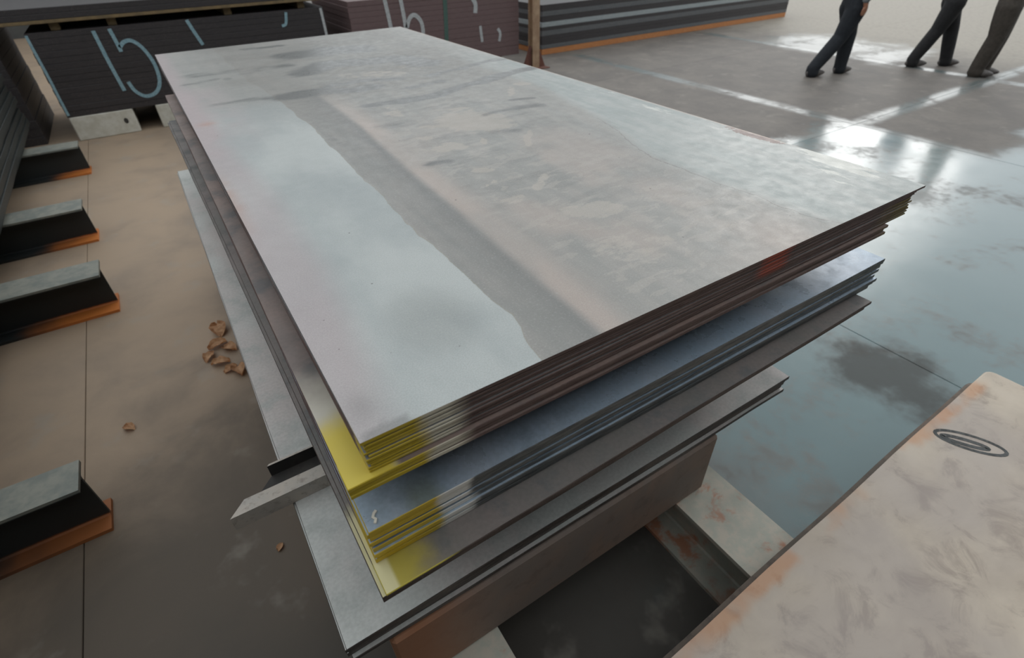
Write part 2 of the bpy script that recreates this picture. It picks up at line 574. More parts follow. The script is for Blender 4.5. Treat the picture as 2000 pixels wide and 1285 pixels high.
def sheet_mesh(w, l, t, seed, jit=.0008, bev=.0011, seg=(10, 16)):
    """flat sheet with slightly uneven sheared edges, origin at the near left lower corner; slot 0 top, slot 1 edges"""
    r = random.Random(seed)
    pts = []
    nx, ny = seg
    for k in range(nx): pts.append((w * k / nx, 0, 0, -1))
    for k in range(ny): pts.append((w, l * k / ny, 1, 0))
    for k in range(nx): pts.append((w - w * k / nx, l, 0, 1))
    for k in range(ny): pts.append((0, l - l * k / ny, -1, 0))
    ph = [r.uniform(0, 6.28) for _ in range(4)]
    P = []
    for (x, y, dx, dy) in pts:
        q = (math.sin(x * 4 + ph[0]) + math.sin(x * 9 + ph[1])) * jit * .8 + r.uniform(-jit, jit) * .5
        q2 = (math.sin(y * 3 + ph[2]) + math.sin(y * 7 + ph[3])) * jit * .8 + r.uniform(-jit, jit) * .5
        P.append((x + abs(dx) * q2, y + abs(dy) * q))
    bm = bmesh.new()
    n = len(P)
    cx, cy = w / 2, l / 2
    def ring(z, ins):
        return [bm.verts.new((x + (ins if x < cx else -ins), y + (ins if y < cy else -ins), z)) for x, y in P]
    a = ring(0, bev); b = ring(bev, 0); c = ring(t - bev, 0); d = ring(t, bev)
    for lo, hi in ((a, b), (b, c), (c, d)):
        for k in range(n):
            f = bm.faces.new((lo[k], lo[(k + 1) % n], hi[(k + 1) % n], hi[k]))
            f.material_index = 1
    ft = bm.faces.new(d); ft.material_index = 0
    fb = bm.faces.new(a[::-1]); fb.material_index = 0
    return bm

def bundle(name, n, x0, y0, w, l, ztop, t, gap, jx, jy, mats, label, group, rot=0.0, seed=1, cat='steel sheet', skip_top=False, gaps=None):
    r = random.Random(seed)
    z = ztop
    for k in range(n):
        tt = t * r.uniform(.88, 1.1) if k else t
        tt = T1 if (skip_top and k == 0) else tt
        z -= tt
        ox = r.uniform(-jx, jx) if k else 0
        oy = r.uniform(0, jy) if k else 0
        if not (skip_top and k == 0):
            o = obj(name, sheet_mesh(w + r.uniform(-.012, .004), l + r.uniform(-.01, .01), tt, seed * 100 + k), mats)
            o.location = (x0 + ox, y0 + oy, z)
            o.rotation_euler = (0, 0, rot + r.uniform(-.001, .001))
            tag(o, label.format(ORD[k]), cat, group)
        z -= gap if not gaps else gaps.get(k, gap)
    return z

# the top sheet with its stain layout --------------------------------
W1, L1 = 1.5, 3.371
NX, NY = 150, 330
xs = np.linspace(0, W1, NX + 1); ys = np.linspace(0, L1, NY + 1)
X, Y = np.meshgrid(xs, ys, indexing='ij')
T1 = .0058
t1 = .0006
Zt = 1.2 + 0 * X
idx = np.arange((NX + 1) * (NY + 1)).reshape(NX + 1, NY + 1)
quads = np.stack([idx[:-1, :-1], idx[1:, :-1], idx[1:, 1:], idx[:-1, 1:]], -1).reshape(-1, 4)
vts = np.stack([X.ravel(), Y.ravel(), Zt.ravel()], -1)
# underside ring and side walls
ringi = np.concatenate([idx[:-1, 0], idx[-1, :-1], idx[:0:-1, -1], idx[0, :0:-1]])
low = vts[ringi].copy(); low[:, 2] = 1.2 - T1
nv = len(vts)
verts_all = np.concatenate([vts, low])
faces = [tuple(int(i) for i in q) for q in quads]
nring = len(ringi)
for k in range(nring):
    k2 = (k + 1) % nring
    faces.append((nv + k, nv + k2, int(ringi[k2]), int(ringi[k])))
faces.append(tuple(nv + k for k in range(nring))[::-1])
me = bpy.data.meshes.new('steel_sheet')
me.from_pydata([tuple(map(float, v)) for v in verts_all], [], faces)
nq = len(quads)
mi = np.zeros(len(faces), dtype=np.int32); mi[nq:nq + nring] = 1
me.polygons.foreach_set('material_index', mi)
me.materials.append(M_top); me.materials.append(M_edge_upper)

def field(name, arr):
    a = me.attributes.new(name, 'FLOAT', 'POINT')
    full = np.concatenate([arr.ravel(), arr.ravel()[ringi]]).astype(np.float32)
    a.data.foreach_set('value', full)

STREAKS = [
([(0.458, 3.203), (0.644, 3.19)], 0.035, 0.6) ,
([(0.625, 2.818), (0.736, 2.816), (0.861, 2.845), (0.96, 2.782)], 0.093, 1.0) ,
([(0.58, 2.352), (0.71, 2.451), (0.862, 2.422), (1.066, 2.369), (1.118, 2.166)], 0.074, 0.9) ,
([(0.327, 2.512), (0.441, 2.593), (0.534, 2.563)], 0.045, 0.5) ,
([(0.363, 1.954), (0.51, 1.944), (0.667, 1.876), (0.737, 1.877)], 0.047, 0.8) ,
([(0.579, 2.024), (0.715, 2.011), (0.883, 1.939)], 0.033, 0.6) ,
([(0.131, 1.987), (0.385, 1.957)], 0.039, 0.45) ,
([(0.06, 2.443), (0.183, 2.469)], 0.028, 0.45) ,
([(0.61, 1.601), (0.728, 1.575), (0.911, 1.58), (1.214, 1.677)], 0.029, 0.8) ,
([(1.214, 1.677), (1.387, 1.732), (1.577, 1.748)], 0.031, 1.0) ,
([(0.855, 1.762), (1.01, 1.778)], 0.03, 0.7) ,
([(0.916, 1.215), (1.026, 1.214), (1.156, 1.2)], 0.024, 0.5) ,
([(0.672, 1.064), (0.811, 1.038), (0.902, 0.99)], 0.03, 0.38) ,
([(0.532, 1.316), (0.65, 1.3)], 0.03, 0.36) ,
([(0.526, 0.875), (0.583, 0.858)], 0.022, 0.4) ,
([(1.103, 1.333), (1.179, 1.303)], 0.016, 0.6) ,
([(1.017, 1.896), (1.561, 2.045), (1.699, 2.107)], 0.033, 0.5) ,
([(0.113, 2.615), (0.297, 2.607)], 0.05, 0.35) ,
([(0.367, 1.336), (0.392, 1.105)], 0.018, 0.3) ,
]
PATCHES = [
(0.846, 1.168, 0.123, -0.093, -0.067, -0.118, 0.9) ,
(0.65, 1.441, 0.039, -0.029, -0.018, -0.043, 0.7) ,
(0.614, 0.986, 0.036, -0.027, -0.012, -0.025, 0.8) ,
(0.632, 0.764, 0.035, -0.026, -0.012, -0.02, 0.8) ,
(0.662, 0.992, 0.037, -0.027, -0.015, -0.029, 0.8) ,
(0.622, 1.114, 0.03, -0.022, -0.011, -0.023, 0.7) ,
(0.693, 1.493, 0.048, -0.036, -0.014, -0.032, 0.6) ,
(0.724, 0.379, 0.07, -0.05, -0.035, -0.042, 0.8) ,
(0.646, 0.218, 0.045, -0.031, -0.032, -0.036, 0.6) ,
(0.889, 0.903, 0.013, -0.01, -0.054, -0.079, 0.9) ,
(0.765, 0.976, 0.011, -0.008, -0.02, -0.034, 0.9) ,
(0.734, 0.607, 0.014, -0.01, -0.028, -0.04, 0.7) ,
(0.595, 0.544, 0.026, -0.019, -0.008, -0.013, 0.7) ,
(0.693, 0.572, 0.015, -0.011, -0.015, -0.022, 0.7) ,
(0.592, 1.727, 0.03, -0.023, -0.013, -0.038, 0.5) ,
(0.711, 2.139, 0.048, -0.038, -0.02, -0.06, 0.5) ,
(0.856, 2.09, 0.116, -0.093, -0.024, -0.06, 0.6) ,
(1.032, 2.16, 0.081, -0.065, -0.024, -0.054, 0.5) ,
(1.166, 1.433, 0.017, -0.013, -0.051, -0.08, 0.7) ,
(0.614, 0.549, 0.03, -0.021, -0.01, -0.016, 0.7) ,
(0.618, 0.669, 0.008, -0.006, -0.009, -0.015, 0.8) ,
(0.583, 0.652, 0.006, -0.004, -0.007, -0.012, 0.8) ,
(0.595, 0.371, 0.029, -0.02, -0.015, -0.02, 0.5) ,
(0.66, 0.154, 0.052, -0.036, -0.026, -0.027, 0.5) ,
(0.743, 0.178, 0.036, -0.025, -0.023, -0.023, 0.5) ,
(1.271, 1.514, 0.035, -0.027, -0.025, -0.037, 0.7) ,
(0.872, 1.331, 0.054, -0.041, -0.016, -0.03, 0.6) ,
(0.697, 1.192, 0.071, -0.053, -0.012, -0.025, 0.6) ,
]
def streak_field(lst, sharp=1.0):
    out = np.zeros_like(X)
    wx = X + .03 * (fbm(X * 9, Y * 9) - .5); wy = Y + .07 * (fbm(X * 5 + 3, Y * 8 + 7) - .5)
    for pts, w, a in lst:
        best = np.full_like(X, 9.0)
        for (x0, y0), (x1, y1) in zip(pts[:-1], pts[1:]):
            dx, dy = x1 - x0, y1 - y0
            t = np.clip(((wx - x0) * dx + (wy - y0) * dy) / (dx * dx + dy * dy), 0, 1)
            best = np.minimum(best, np.hypot(wx - x0 - t * dx, wy - y0 - t * dy))
        out = np.maximum(out, a * (.45 + .9 * fbm(X * 6 + 31 * a, Y * 9)) * np.exp(-(best / (w * 1.3)) ** 2))
    return out
def patch_field(lst):
    out = np.zeros_like(X)
    wx = X + .03 * (fbm(X * 16, Y * 16) - .5); wy = Y + .05 * (fbm(X * 14 + 3, Y * 18 + 7) - .5)
    for cx, cy, ax, ay, bx, by, a in lst:
        det = ax * by - ay * bx
        u = ((wx - cx) * by - (wy - cy) * bx) / det
        v = ((wy - cy) * ax - (wx - cx) * ay) / det
        out = np.maximum(out, a * sstep(np.hypot(u, v), 1.25, .6))
    return out
xb = np.interp(Y, [.0, .025, .13, .25, .47, .79, 1.23, 1.5, 1.98, 2.3, 3.37], [.30, .303, .329, .324, .320, .327, .337, .350, .34, .31, .30]) + .03 * (fbm(Y * 7 + 3, X * 2) - .5)
inpale = sstep(X, xb + .010, xb - .010)
field('pale', inpale * .72)
field('pfade', np.clip(sstep(Y + .5 * (fbm(X * 3, Y * 4) - .5), 2.35, 1.25) * .9 + .12, 0, 1))
xd = np.interp(Y, [0, .3, .54, .86, 1.38, 2.2, 3.37], [.42, .431, .443, .453, .485, .49, .45])
tt = np.clip((X - xb) / (xd - xb), 0, 2)
sh = fbm(X * 16, Y * 2.2)
bandf = (.20 + .52 * np.clip(tt, 0, 1) ** 2.0) * sstep(X, xd + .022, xd - .012) * sstep(tt, .0, .08) * sstep(Y, 2.3, 1.5)
bandf = bandf * (.8 + .5 * (sh - .5) * 1.2) * (.75 + .25 * sstep(Y, .1, .5))
field('band', np.clip(bandf + .10 * np.exp(-((X - 1.0) / .08) ** 2) * sstep(Y, .25, .6) * sstep(Y, 1.5, .9), 0, .8))
pk = np.exp(-(np.maximum(X - xd - .03, 0) / .05) ** 2) * sstep(X, xd - .005, xd + .02) * sstep(Y, 2.1, 1.3)
pk = pk * (.9 - .35 * sstep(fbm(X * 7, Y * 3 + 2), .45, .65))
field('pink', np.clip(.9 * pk + .55 * sstep(fbm(X * 4, Y * 2.4), .46, .66) * sstep(X, .5, .6) * sstep(X, 1.12, 1.0) * sstep(Y, 1.6, .5), 0, 1))
xp = np.interp(Y, [0, .04, .49, .63, .93, 1.47, 2.5], [.06, .058, .10, .10, .10, .06, .05])
field('left_pink', np.clip(.85 * sstep(X, xp + .04, xp - .04) * (.7 + .6 * (fbm(X * 6, Y * 3) - .3)) + .5 * sstep(fbm(X * 3, Y * 2 + 8), .4, .6) * sstep(X, .24, .1) * sstep(Y, 1.1, 1.7) * sstep(Y, 2.6, 2.1), 0, .9))
xl = np.interp(Y, [0, .08, .19, .31, .55, .91, 1.4], [1.125, 1.095, 1.09, 1.085, 1.085, 1.21, 1.3]) + .04 * (fbm(Y * 6, X * 3 + 5) - .5)
field('blue', sstep(X, xl - .03, xl + .04) * sstep(Y, 2.6, 1.7))
field('blueline', np.where(Y < .95, sstep(X, xl - .06, xl + .06), 0.0))
field('flake', np.clip(.75 * sstep(X, .46, .56) * sstep(X, 1.15, .95) * sstep(Y, 2.2, 1.3) * sstep(fbm(X * 3.5 + 9, Y * 2.2), .42, .60), 0, 1))
field('patch', patch_field(PATCHES))
field('mott', np.clip(.8 * sstep(X, .44, .56) * sstep(X, 1.2, 1.0) * sstep(Y, .1, .6) + .5 * sstep(Y, 1.6, 2.2), 0, 1))
field('wave', np.clip(streak_field(STREAKS), 0, 1))
field('far', sstep(Y, 1.2, 2.2) * (.55 + .5 * sstep(fbm(X * 1.6 + 4, Y * 3.2), .35, .6)) * sstep(X, .05, .3) * sstep(X, 1.5, 1.2))
c1 = (1 - sstep(np.hypot((X - .205) / 1.0, (Y - .20) / 1.3), .03, .115)) * .8 * sstep(Y, .07, .10)
c2 = sstep(np.hypot((X - .042) / .037, Y / .020), 1.06, .98) * 1.0
c3 = sstep(np.hypot((X - .235) / .018, (Y - 2.45) / .03), 1.2, .8) * 1.5
c4 = np.exp(-(((X - .025) / .022) ** 2 + ((Y - .065) / .035) ** 2)) * .6
field('smudge', np.clip(c1 * .7 + c2 + c3 + c4, 0, 1.3))
field('red', np.exp(-(((X - 1.485) / .035) ** 2 + ((Y - .5) / .15) ** 2)) * 1.05)
field('white', .62 * np.exp(-(((X - 1.40) / .12) ** 2 + ((Y - .16) / .14) ** 2)) + .75 * np.exp(-(((X - 1.5) / .05) ** 2 + ((Y - .27) / .1) ** 2)) + .62 * np.exp(-(((X - 1.46) / .06) ** 2 + ((Y - 1.0) / .7) ** 2)))
field('rust', np.clip(.45 * np.exp(-(((X - .045) / .03) ** 2 + ((Y - 1.73) / .03) ** 2)) + .4 * np.exp(-(((X - .0) / .02) ** 2 + ((Y - .95) / .2) ** 2)), 0, 1) * fbm(X * 20, Y * 20) * 1.6)
field('rim', (X > 1.494) * sstep(Y, .3, .5) * (.5 + .8 * (fbm(X * 2, Y * 14) - .3)))  # thin pale rusty edge, its sheen painted into the colour
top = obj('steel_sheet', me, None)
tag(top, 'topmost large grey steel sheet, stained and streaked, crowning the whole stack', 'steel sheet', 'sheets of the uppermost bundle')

z = bundle('steel_sheet', 12, .004, .001, 1.462, 3.36, 1.2, .0051, .0006, .003, .004, [M_top_plain, M_edge_upper],
           'thin brown-edged steel sheet, {} from the top of the uppermost bundle', 'sheets of the uppermost bundle', 0, 3, skip_top=True, gaps={0: .0004, 7: .0022, 9: .0018})
# z is now ~1.13
z = bundle('steel_sheet', 3, -.035, -.005, 1.41, 2.66, z, .0080, .0009, .0015, .003, [M_ledge_top, M_edge_upper],
           'wider steel sheet with yellow sprayed corner, {} of three under the uppermost bundle', 'sheets of the ledge under the uppermost bundle', 0, 5)
Z2 = z
# bundle 3
z3 = bundle('steel_sheet', 9, -.027, .003, 1.495, 3.25, 1.0, .0100, .0004, .004, .008, [M_top_mid, M_edge_mid],
            'grey steel sheet with yellow and white tip, {} from top of the middle bundle', 'sheets of the middle bundle', -.003, 8, gaps={2: .0035, 4: .003, 6: .0015})
# spacers between the two upper bundles and the middle bundle
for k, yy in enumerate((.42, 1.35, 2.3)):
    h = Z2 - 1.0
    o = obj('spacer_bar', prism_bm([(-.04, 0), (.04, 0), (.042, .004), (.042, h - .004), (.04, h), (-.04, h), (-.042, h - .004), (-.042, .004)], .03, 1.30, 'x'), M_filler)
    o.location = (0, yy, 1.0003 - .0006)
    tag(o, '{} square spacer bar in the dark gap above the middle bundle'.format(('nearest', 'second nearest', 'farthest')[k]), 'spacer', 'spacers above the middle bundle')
# bundle 4: two plates
z4 = bundle('steel_plate', 1, -.036, -.05, 1.445, 3.2, z3, .009, .0006, .0, .0, [M_top_lower, M_edge_lower],
            'brownish steel plate with yellow corner, {} of two under the middle bundle', 'plates under the middle bundle', .0095, 9, 'steel plate')
o = obj('steel_plate', sheet_mesh(1.43, 3.2, .0155, 977), [M_top_lower, M_edge_lower])
o.location = (-.043, -.046, z4 - .0155); o.rotation_euler = (0, 0, .0095)
tag(o, 'brown-edged thicker steel plate, lower of two under the middle bundle', 'steel plate', 'plates under the middle bundle')
z4 -= .0161
# dark recessed pack under it
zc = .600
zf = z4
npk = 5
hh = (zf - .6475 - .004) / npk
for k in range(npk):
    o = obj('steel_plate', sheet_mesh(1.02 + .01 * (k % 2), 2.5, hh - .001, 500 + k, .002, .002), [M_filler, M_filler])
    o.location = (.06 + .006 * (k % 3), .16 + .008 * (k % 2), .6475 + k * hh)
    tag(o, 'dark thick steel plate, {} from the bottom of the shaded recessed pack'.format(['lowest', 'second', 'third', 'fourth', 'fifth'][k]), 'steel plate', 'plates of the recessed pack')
# base bundle on which the channel lies
z6 = bundle('steel_sheet', 6, -.135, .052, 1.445, 3.15, zc, .0125, .0006, .004, .012, [M_top_base, M_edge_base],
            'wide pale steel sheet jutting out at left, {} from top of the base bundle', 'sheets of the base bundle', -.003, 12, gaps={0: .001, 3: .002})

# U-channels between the base bundle and the recessed pack
def channel(name, x0, x1, y, z0, w, h, t, mats, mitre=0.0):
    tf = .04
    prof = [(-w / 2, 0), (w / 2, 0), (w / 2, h), (w / 2 - t, h), (w / 2 - t, t), (-w / 2 + tf, t), (-w / 2 + tf, h), (-w / 2, h)]
    bm = prism_bm(prof, x0, x1, 'x')
    for v in bm.verts:
        if v.co.x < x0 + 1e-4:
            v.co.x += mitre * (v.co.y + w / 2) / w
    bm.faces.ensure_lookup_table()
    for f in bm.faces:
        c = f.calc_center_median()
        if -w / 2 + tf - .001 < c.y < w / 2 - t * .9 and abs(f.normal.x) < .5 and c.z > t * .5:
            f.material_index = 1  # inner faces darkened: shade of the hollow is partly in the colour
    o = obj(name, bm, mats)
    o.location = (0, y, z0)
    return o
tag(channel('dunnage_channel', -.272, 1.15, .5165, .6003, .117, .046, .006, [M_channel, M_filler], .115), 'grey mitred steel channel poking out left over the base bundle', 'channel', 'channels on the base bundle')
tag(channel('dunnage_channel', -.05, 1.15, 2.1, .6003, .117, .046, .006, [M_channel, M_filler]), 'grey steel channel hidden deeper in the gap over the base bundle', 'channel', 'channels on the base bundle')

# rusty slab below
slab_top = z6
o = obj('rusty_slab', box_bm(-.052, 1.0, .045, 3.0, .262, slab_top - .0008, .008), M_slab)
tag(o, 'thick brown rusty steel slab carrying the base bundle', 'slab')

# skid beams along the depth of the stack
for k, (cx, w, lab) in enumerate(((.098, .215, 'pale rust-blotched skid beam under the left part of the stack'), (.985, .205, 'pale rust-blotched skid beam with orange patches beside the wet floor'))):
    bm = prism_bm(ibeam_profile(.26, w, .016, .012), -1.9, 3.0, 'y')
    o = obj('skid_beam', bm, M_skid)
    o.location = (cx, 0, 0.0005)
    tag(o, lab, 'beam', 'skid beams under the stacks')

# ------------------------------------------------------------------ near right stack
zp = .262
def near_plate(x0, x1, y1, z0, z1, mat, label, corner=.05):
    bm = bmesh.new()
    y0 = -1.75
    out = [(x0, y0), (x1, y0)]
    for k in range(5):
        a = math.radians(90 * k / 4)
        out.append((x1 - corner + corner * math.cos(a), y1 - corner + corner * math.sin(a)))
    n = 14
    for k in range(n + 1):
        xx = (x1 - corner) + (x0 - (x1 - corner)) * k / n
        if k == 0: continue
        out.append((xx, y1 + .0015 * math.sin(xx * 9)))
    A = [bm.verts.new((x, y, z0)) for x, y in out]
    B = [bm.verts.new((x, y, z1)) for x, y in out]
    m = len(out)
    for k in range(m):
        bm.faces.new((A[k], A[(k + 1) % m], B[(k + 1) % m], B[k]))
    f = bm.faces.new(B); bm.faces.new(A[::-1])
    bmesh.ops.bevel(bm, geom=list(f.edges), offset=.008, segments=3, affect='EDGES', profile=.5)
    bmesh.ops.rotate(bm, verts=list(bm.verts), cent=(x0, y1, 0), matrix=Matrix.Rotation(.0255, 3, 'Z'))
    o = obj('near_plate', bm, mat)
    tag(o, label, 'steel plate', 'plates of the near stack')
    return o
near_plate(.30, 2.185, -.264, zp, zp + .07, M_near_low, 'dark lower thick plate showing as a strip along the near stack')
near_plate(.32, 2.18, -.286, zp + .071, zp + .14, M_near, 'large tan rust-mottled plate on top of the nearest stack at right', .03)
zn = zp + .14
# black loop marked on the near plate
def ribbon(points, width, place, thick=.0012, closed=False):
    """flat stroke along 2-D points; place(u, v, h) -> 3-D"""
    bm = bmesh.new()
    n = len(points)
    L, Rr = [], []
    for k, (u, v) in enumerate(points):
        a = points[(k - 1) % n] if (closed or k > 0) else points[k]
        b = points[(k + 1) % n] if (closed or k < n - 1) else points[k]
        dx, dy = b[0] - a[0], b[1] - a[1]
        d = math.hypot(dx, dy) or 1
        nx, ny = -dy / d * width / 2, dx / d * width / 2
        L.append([bm.verts.new(place(u + nx, v + ny, h)) for h in (0, thick)])
        Rr.append([bm.verts.new(place(u - nx, v - ny, h)) for h in (0, thick)])
    rngk = range(n) if closed else range(n - 1)
    for k in rngk:
        j = (k + 1) % n
        bm.faces.new((L[k][1], L[j][1], Rr[j][1], Rr[k][1]))
        bm.faces.new((L[k][0], Rr[k][0], Rr[j][0], L[j][0]))
        bm.faces.new((L[k][0], L[j][0], L[j][1], L[k][1]))
        bm.faces.new((Rr[k][0], Rr[k][1], Rr[j][1], Rr[j][0]))
    if not closed:
        bm.faces.new((L[0][0], L[0][1], Rr[0][1], Rr[0][0]))
        bm.faces.new((L[-1][0], Rr[-1][0], Rr[-1][1], L[-1][1]))
    bmesh.ops.recalc_face_normals(bm, faces=list(bm.faces))
    return bm

def smooth_path(pts, per=6):
    out = []
    n = len(pts)
    for k in range(n - 1):
        p0 = pts[max(k - 1, 0)]; p1 = pts[k]; p2 = pts[k + 1]; p3 = pts[min(k + 2, n - 1)]
        for s in range(per):
            t = s / per
            q = []
            for a in range(2):
                q.append(.5 * ((2 * p1[a]) + (-p0[a] + p2[a]) * t + (2 * p0[a] - 5 * p1[a] + 4 * p2[a] - p3[a]) * t * t + (-p0[a] + 3 * p1[a] - 3 * p2[a] + p3[a]) * t ** 3))
            out.append(tuple(q))
    out.append(pts[-1])
    return out

# ------------------------------------------------------------------ far packs with chalked numbers
def pack(name, x0, x1, y0, y1, z0, heights, mats, label, cat='plate pack', seed=1, group=None):
    r = random.Random(seed)
    e = empty(name, ((x0 + x1) / 2, y0, z0))
    tag(e, label, cat, group)
    zz = 0
    cx = (x0 + x1) / 2
    for k, h in enumerate(heights):
        m = mats[k % len(mats)] if isinstance(mats, list) else mats
        j = r.uniform(0, .003)
        obj('plate', box_bm(x0 - cx + r.uniform(-.004, .004), x1 - cx + r.uniform(-.004, .004), j, y1 - y0, zz + .0004, zz + h - .0004, .003), m, e)
        zz += h
    return e, z0 + zz

def chalk(parent, px, name, pts, w, mat, smooth=True, label=None):
    """stroke on the front face of a pack, points in world x, z"""
    lx, ly, lz = parent.location
    P = smooth_path(pts) if smooth and len(pts) > 2 else pts
    rj = random.Random(px)
    P = [(u - lx, v - lz) for u, v in P]
    o = obj(name, ribbon(P, w, lambda u, v, h: (u, -.0006 - h, v)), mat, parent)
    if label: o['label'] = label
    return o

YF = 6.75
packA, zA = pack('plate_pack', -.94, 1.93, YF, 8.3, .24, [.055] * 14, M_darkplate, 'dark plate pack chalked 15 behind the far left corner of the stack', seed=2)
chalk(packA, 1, 'chalk_mark', [(-.385, .985), (-.37, .7), (-.345, .42)], .035, M_chalk)
chalk(packA, 2, 'chalk_mark', [(-.245, .99), (-.235, .9), (-.225, .78)], .035, M_chalk)
chalk(packA, 3, 'chalk_mark', [(-.222, .82), (-.17, .862), (-.10, .868), (-.03, .80), (.02, .65), (.01, .48), (-.06, .37), (-.17, .34), (-.25, .40), (-.28, .50)], .035, M_chalk)
chalk(packA, 4, 'chalk_mark', [(.47, 1.005), (.50, .9), (.545, .76)], .035, M_chalk)
chalk(packA, 5, 'chalk_mark', [(-.925, .995), (-.922, .8), (-.918, .6), (-.92, .45), (-.918, .26)], .024, M_chalk)  # chalk line along the left edge, doubling as its painted highlight
chalk(packA, 6, 'chalk_mark', [(1.90, 1.0), (1.905, .85), (1.91, .6)], .03, M_chalk_w)
chalk(packA, 7, 'chalk_mark', [(1.50, .99), (1.47, .88), (1.42, .86)], .03, M_chalk)
packB, zB = pack('plate_pack', 2.22, 4.68, YF - .02, 8.3, .2, [.06] * 14, M_brownplate, 'brown plate pack chalked 16 behind the far right corner of the stack', seed=3)
chalk(packB, 11, 'chalk_mark', [(2.70, 1.03), (2.72, .85), (2.74, .60)], .05, M_chalk_w)
chalk(packB, 12, 'chalk_mark', [(2.91, 1.03), (2.925, .85), (2.94, .62), (2.98, .5), (3.08, .48), (3.16, .58), (3.16, .74), (3.08, .83), (3.0, .80), (2.95, .7)], .05, M_chalk_w)
chalk(packB, 13, 'chalk_mark', [(3.53, 1.03), (3.52, .8), (3.50, .45)], .06, M_chalk_g)
chalk(packB, 14, 'chalk_mark', [(3.94, .96), (3.98, .88), (3.97, .78)], .06, M_chalk_w)
chalk(packB, 15, 'chalk_mark', [(4.04, .62), (4.05, .5), (4.06, .42)], .04, M_chalk_w)
chalk(packB, 16, 'chalk_mark', [(4.32, .56), (4.36, .5), (4.34, .4)], .04, M_chalk_w)

# white supports below the dark pack, dark ones below the brown one
for x0, x1, lab in ((-.93, -.35, 'white painted timber block under the left end of the 15 pack'), (-.13, .42, 'second white timber block, half hidden behind the main stack')):
    e = empty('support_block', ((x0 + x1) / 2, YF + .0, 0))
    obj('block', box_bm(-(x1 - x0) / 2, (x1 - x0) / 2, .0, 1.2, .0, .239, .008), M_white_timber, e)
    for q in (.22,):
        obj('knot', prism_bm([((x1 - x0) / 2 - .10 + .022 * math.cos(a), .13 + .03 * math.sin(a)) for a in [6.283 * k / 8 for k in range(8)]], -.0012, .001, 'y'), M_filler, e)
    tag(e, lab, 'timber block', 'supports under the 15 pack')
for x0, x1, lab in ((1.5, 1.75, 'dark timber block under the right end of the 15 pack'),):
    o = obj('support_block', box_bm(x0, x1, YF + .05, YF + 1.2, 0, .239, .008), M_timber)
    tag(o, lab, 'timber block', 'supports under the 15 pack')
for x0, x1, lab in ((2.5, 2.8, 'timber block under the left end of the 16 pack'), (4.2, 4.45, 'timber block under the right end of the 16 pack')):
    o = obj('support_block', box_bm(x0, x1, YF + .1, YF + 1.2, 0, .199, .008), M_timber)
    tag(o, lab, 'timber block', 'supports under the 16 pack')
# battens and the next layer on the dark pack
for k, xx in enumerate((-.68, -.2, .9, 1.7)):
    o = obj('batten', box_bm(xx - .04, xx + .04, YF + .06, YF + 1.2, zA + .0002, zA + .07, .005), M_timber)
    tag(o, '{} timber batten on top of the 15 pack'.format(('leftmost', 'second', 'third', 'rightmost')[k]), 'batten', 'battens on the 15 pack')
packC, zC = pack('plate_pack', -1.15, 2.0, YF - .02, 8.2, zA + .0705, [.03, .05, .05], [M_timber, M_darkplate, M_darkplate], 'upper dark plate layer lying on battens above the 15 pack', seed=4)

packE, zE = pack('plate_pack', -3.6, -1.22, YF + .1, 8.2, .0005, [.08] * 14, M_darkplate, 'dark plate pack in the far left corner beside the 15 pack', seed=5)

# steel column with gusseted foot
e = empty('steel_column', (4.87, 6.62, 0))
tag(e, 'tan painted steel column with rusty gusset foot beside the 16 pack', 'column')
obj('shaft', prism_bm([(-.06, -.06), (.06, -.06), (.06, -.048), (.006, -.048), (.006, .048), (.06, .048), (.06, .06), (-.06, .06), (-.06, .048), (-.006, .048), (-.006, -.048), (-.06, -.048)], 0, 1, 'x'), M_post, e)
sh_ = e.children[0]
for v in sh_.data.vertices:
    t_, p_, q_ = v.co
    v.co = (p_, q_, .012 + t_ * 5.5)
obj('base_plate', box_bm(-.19, .19, -.16, .16, 0.0003, .012, .003), M_post_base, e)
for s in (-1, 1):
    bm = bmesh.new()
    tri = [(s * .061, .012), (s * .185, .012), (s * .061, .30)]
    A = [bm.verts.new((x, -.03, zz)) for x, zz in tri]; B = [bm.verts.new((x, .03, zz)) for x, zz in tri]
    for k in range(3): bm.faces.new((A[k], A[(k + 1) % 3], B[(k + 1) % 3], B[k]))
    bm.faces.new(A); bm.faces.new(B)
    bmesh.ops.recalc_face_normals(bm, faces=list(bm.faces))
    obj('gusset', bm, M_post_base, e)

# long pack beyond the column
pD, zD = pack('plate_pack', 5.5, 11.95, 7.3, 8.8, .0005, [.085, .06, .07, .06, .075, .05, .07, .08, .07, .09], [M_orangeplate, M_greyplate, M_darkplate, M_darkplate, M_greyplate, M_darkplate, M_paleplate, M_darkplate, M_greyplate, M_darkplate], 'long layered plate pack with orange rusty bottom edge beyond the column', seed=6)

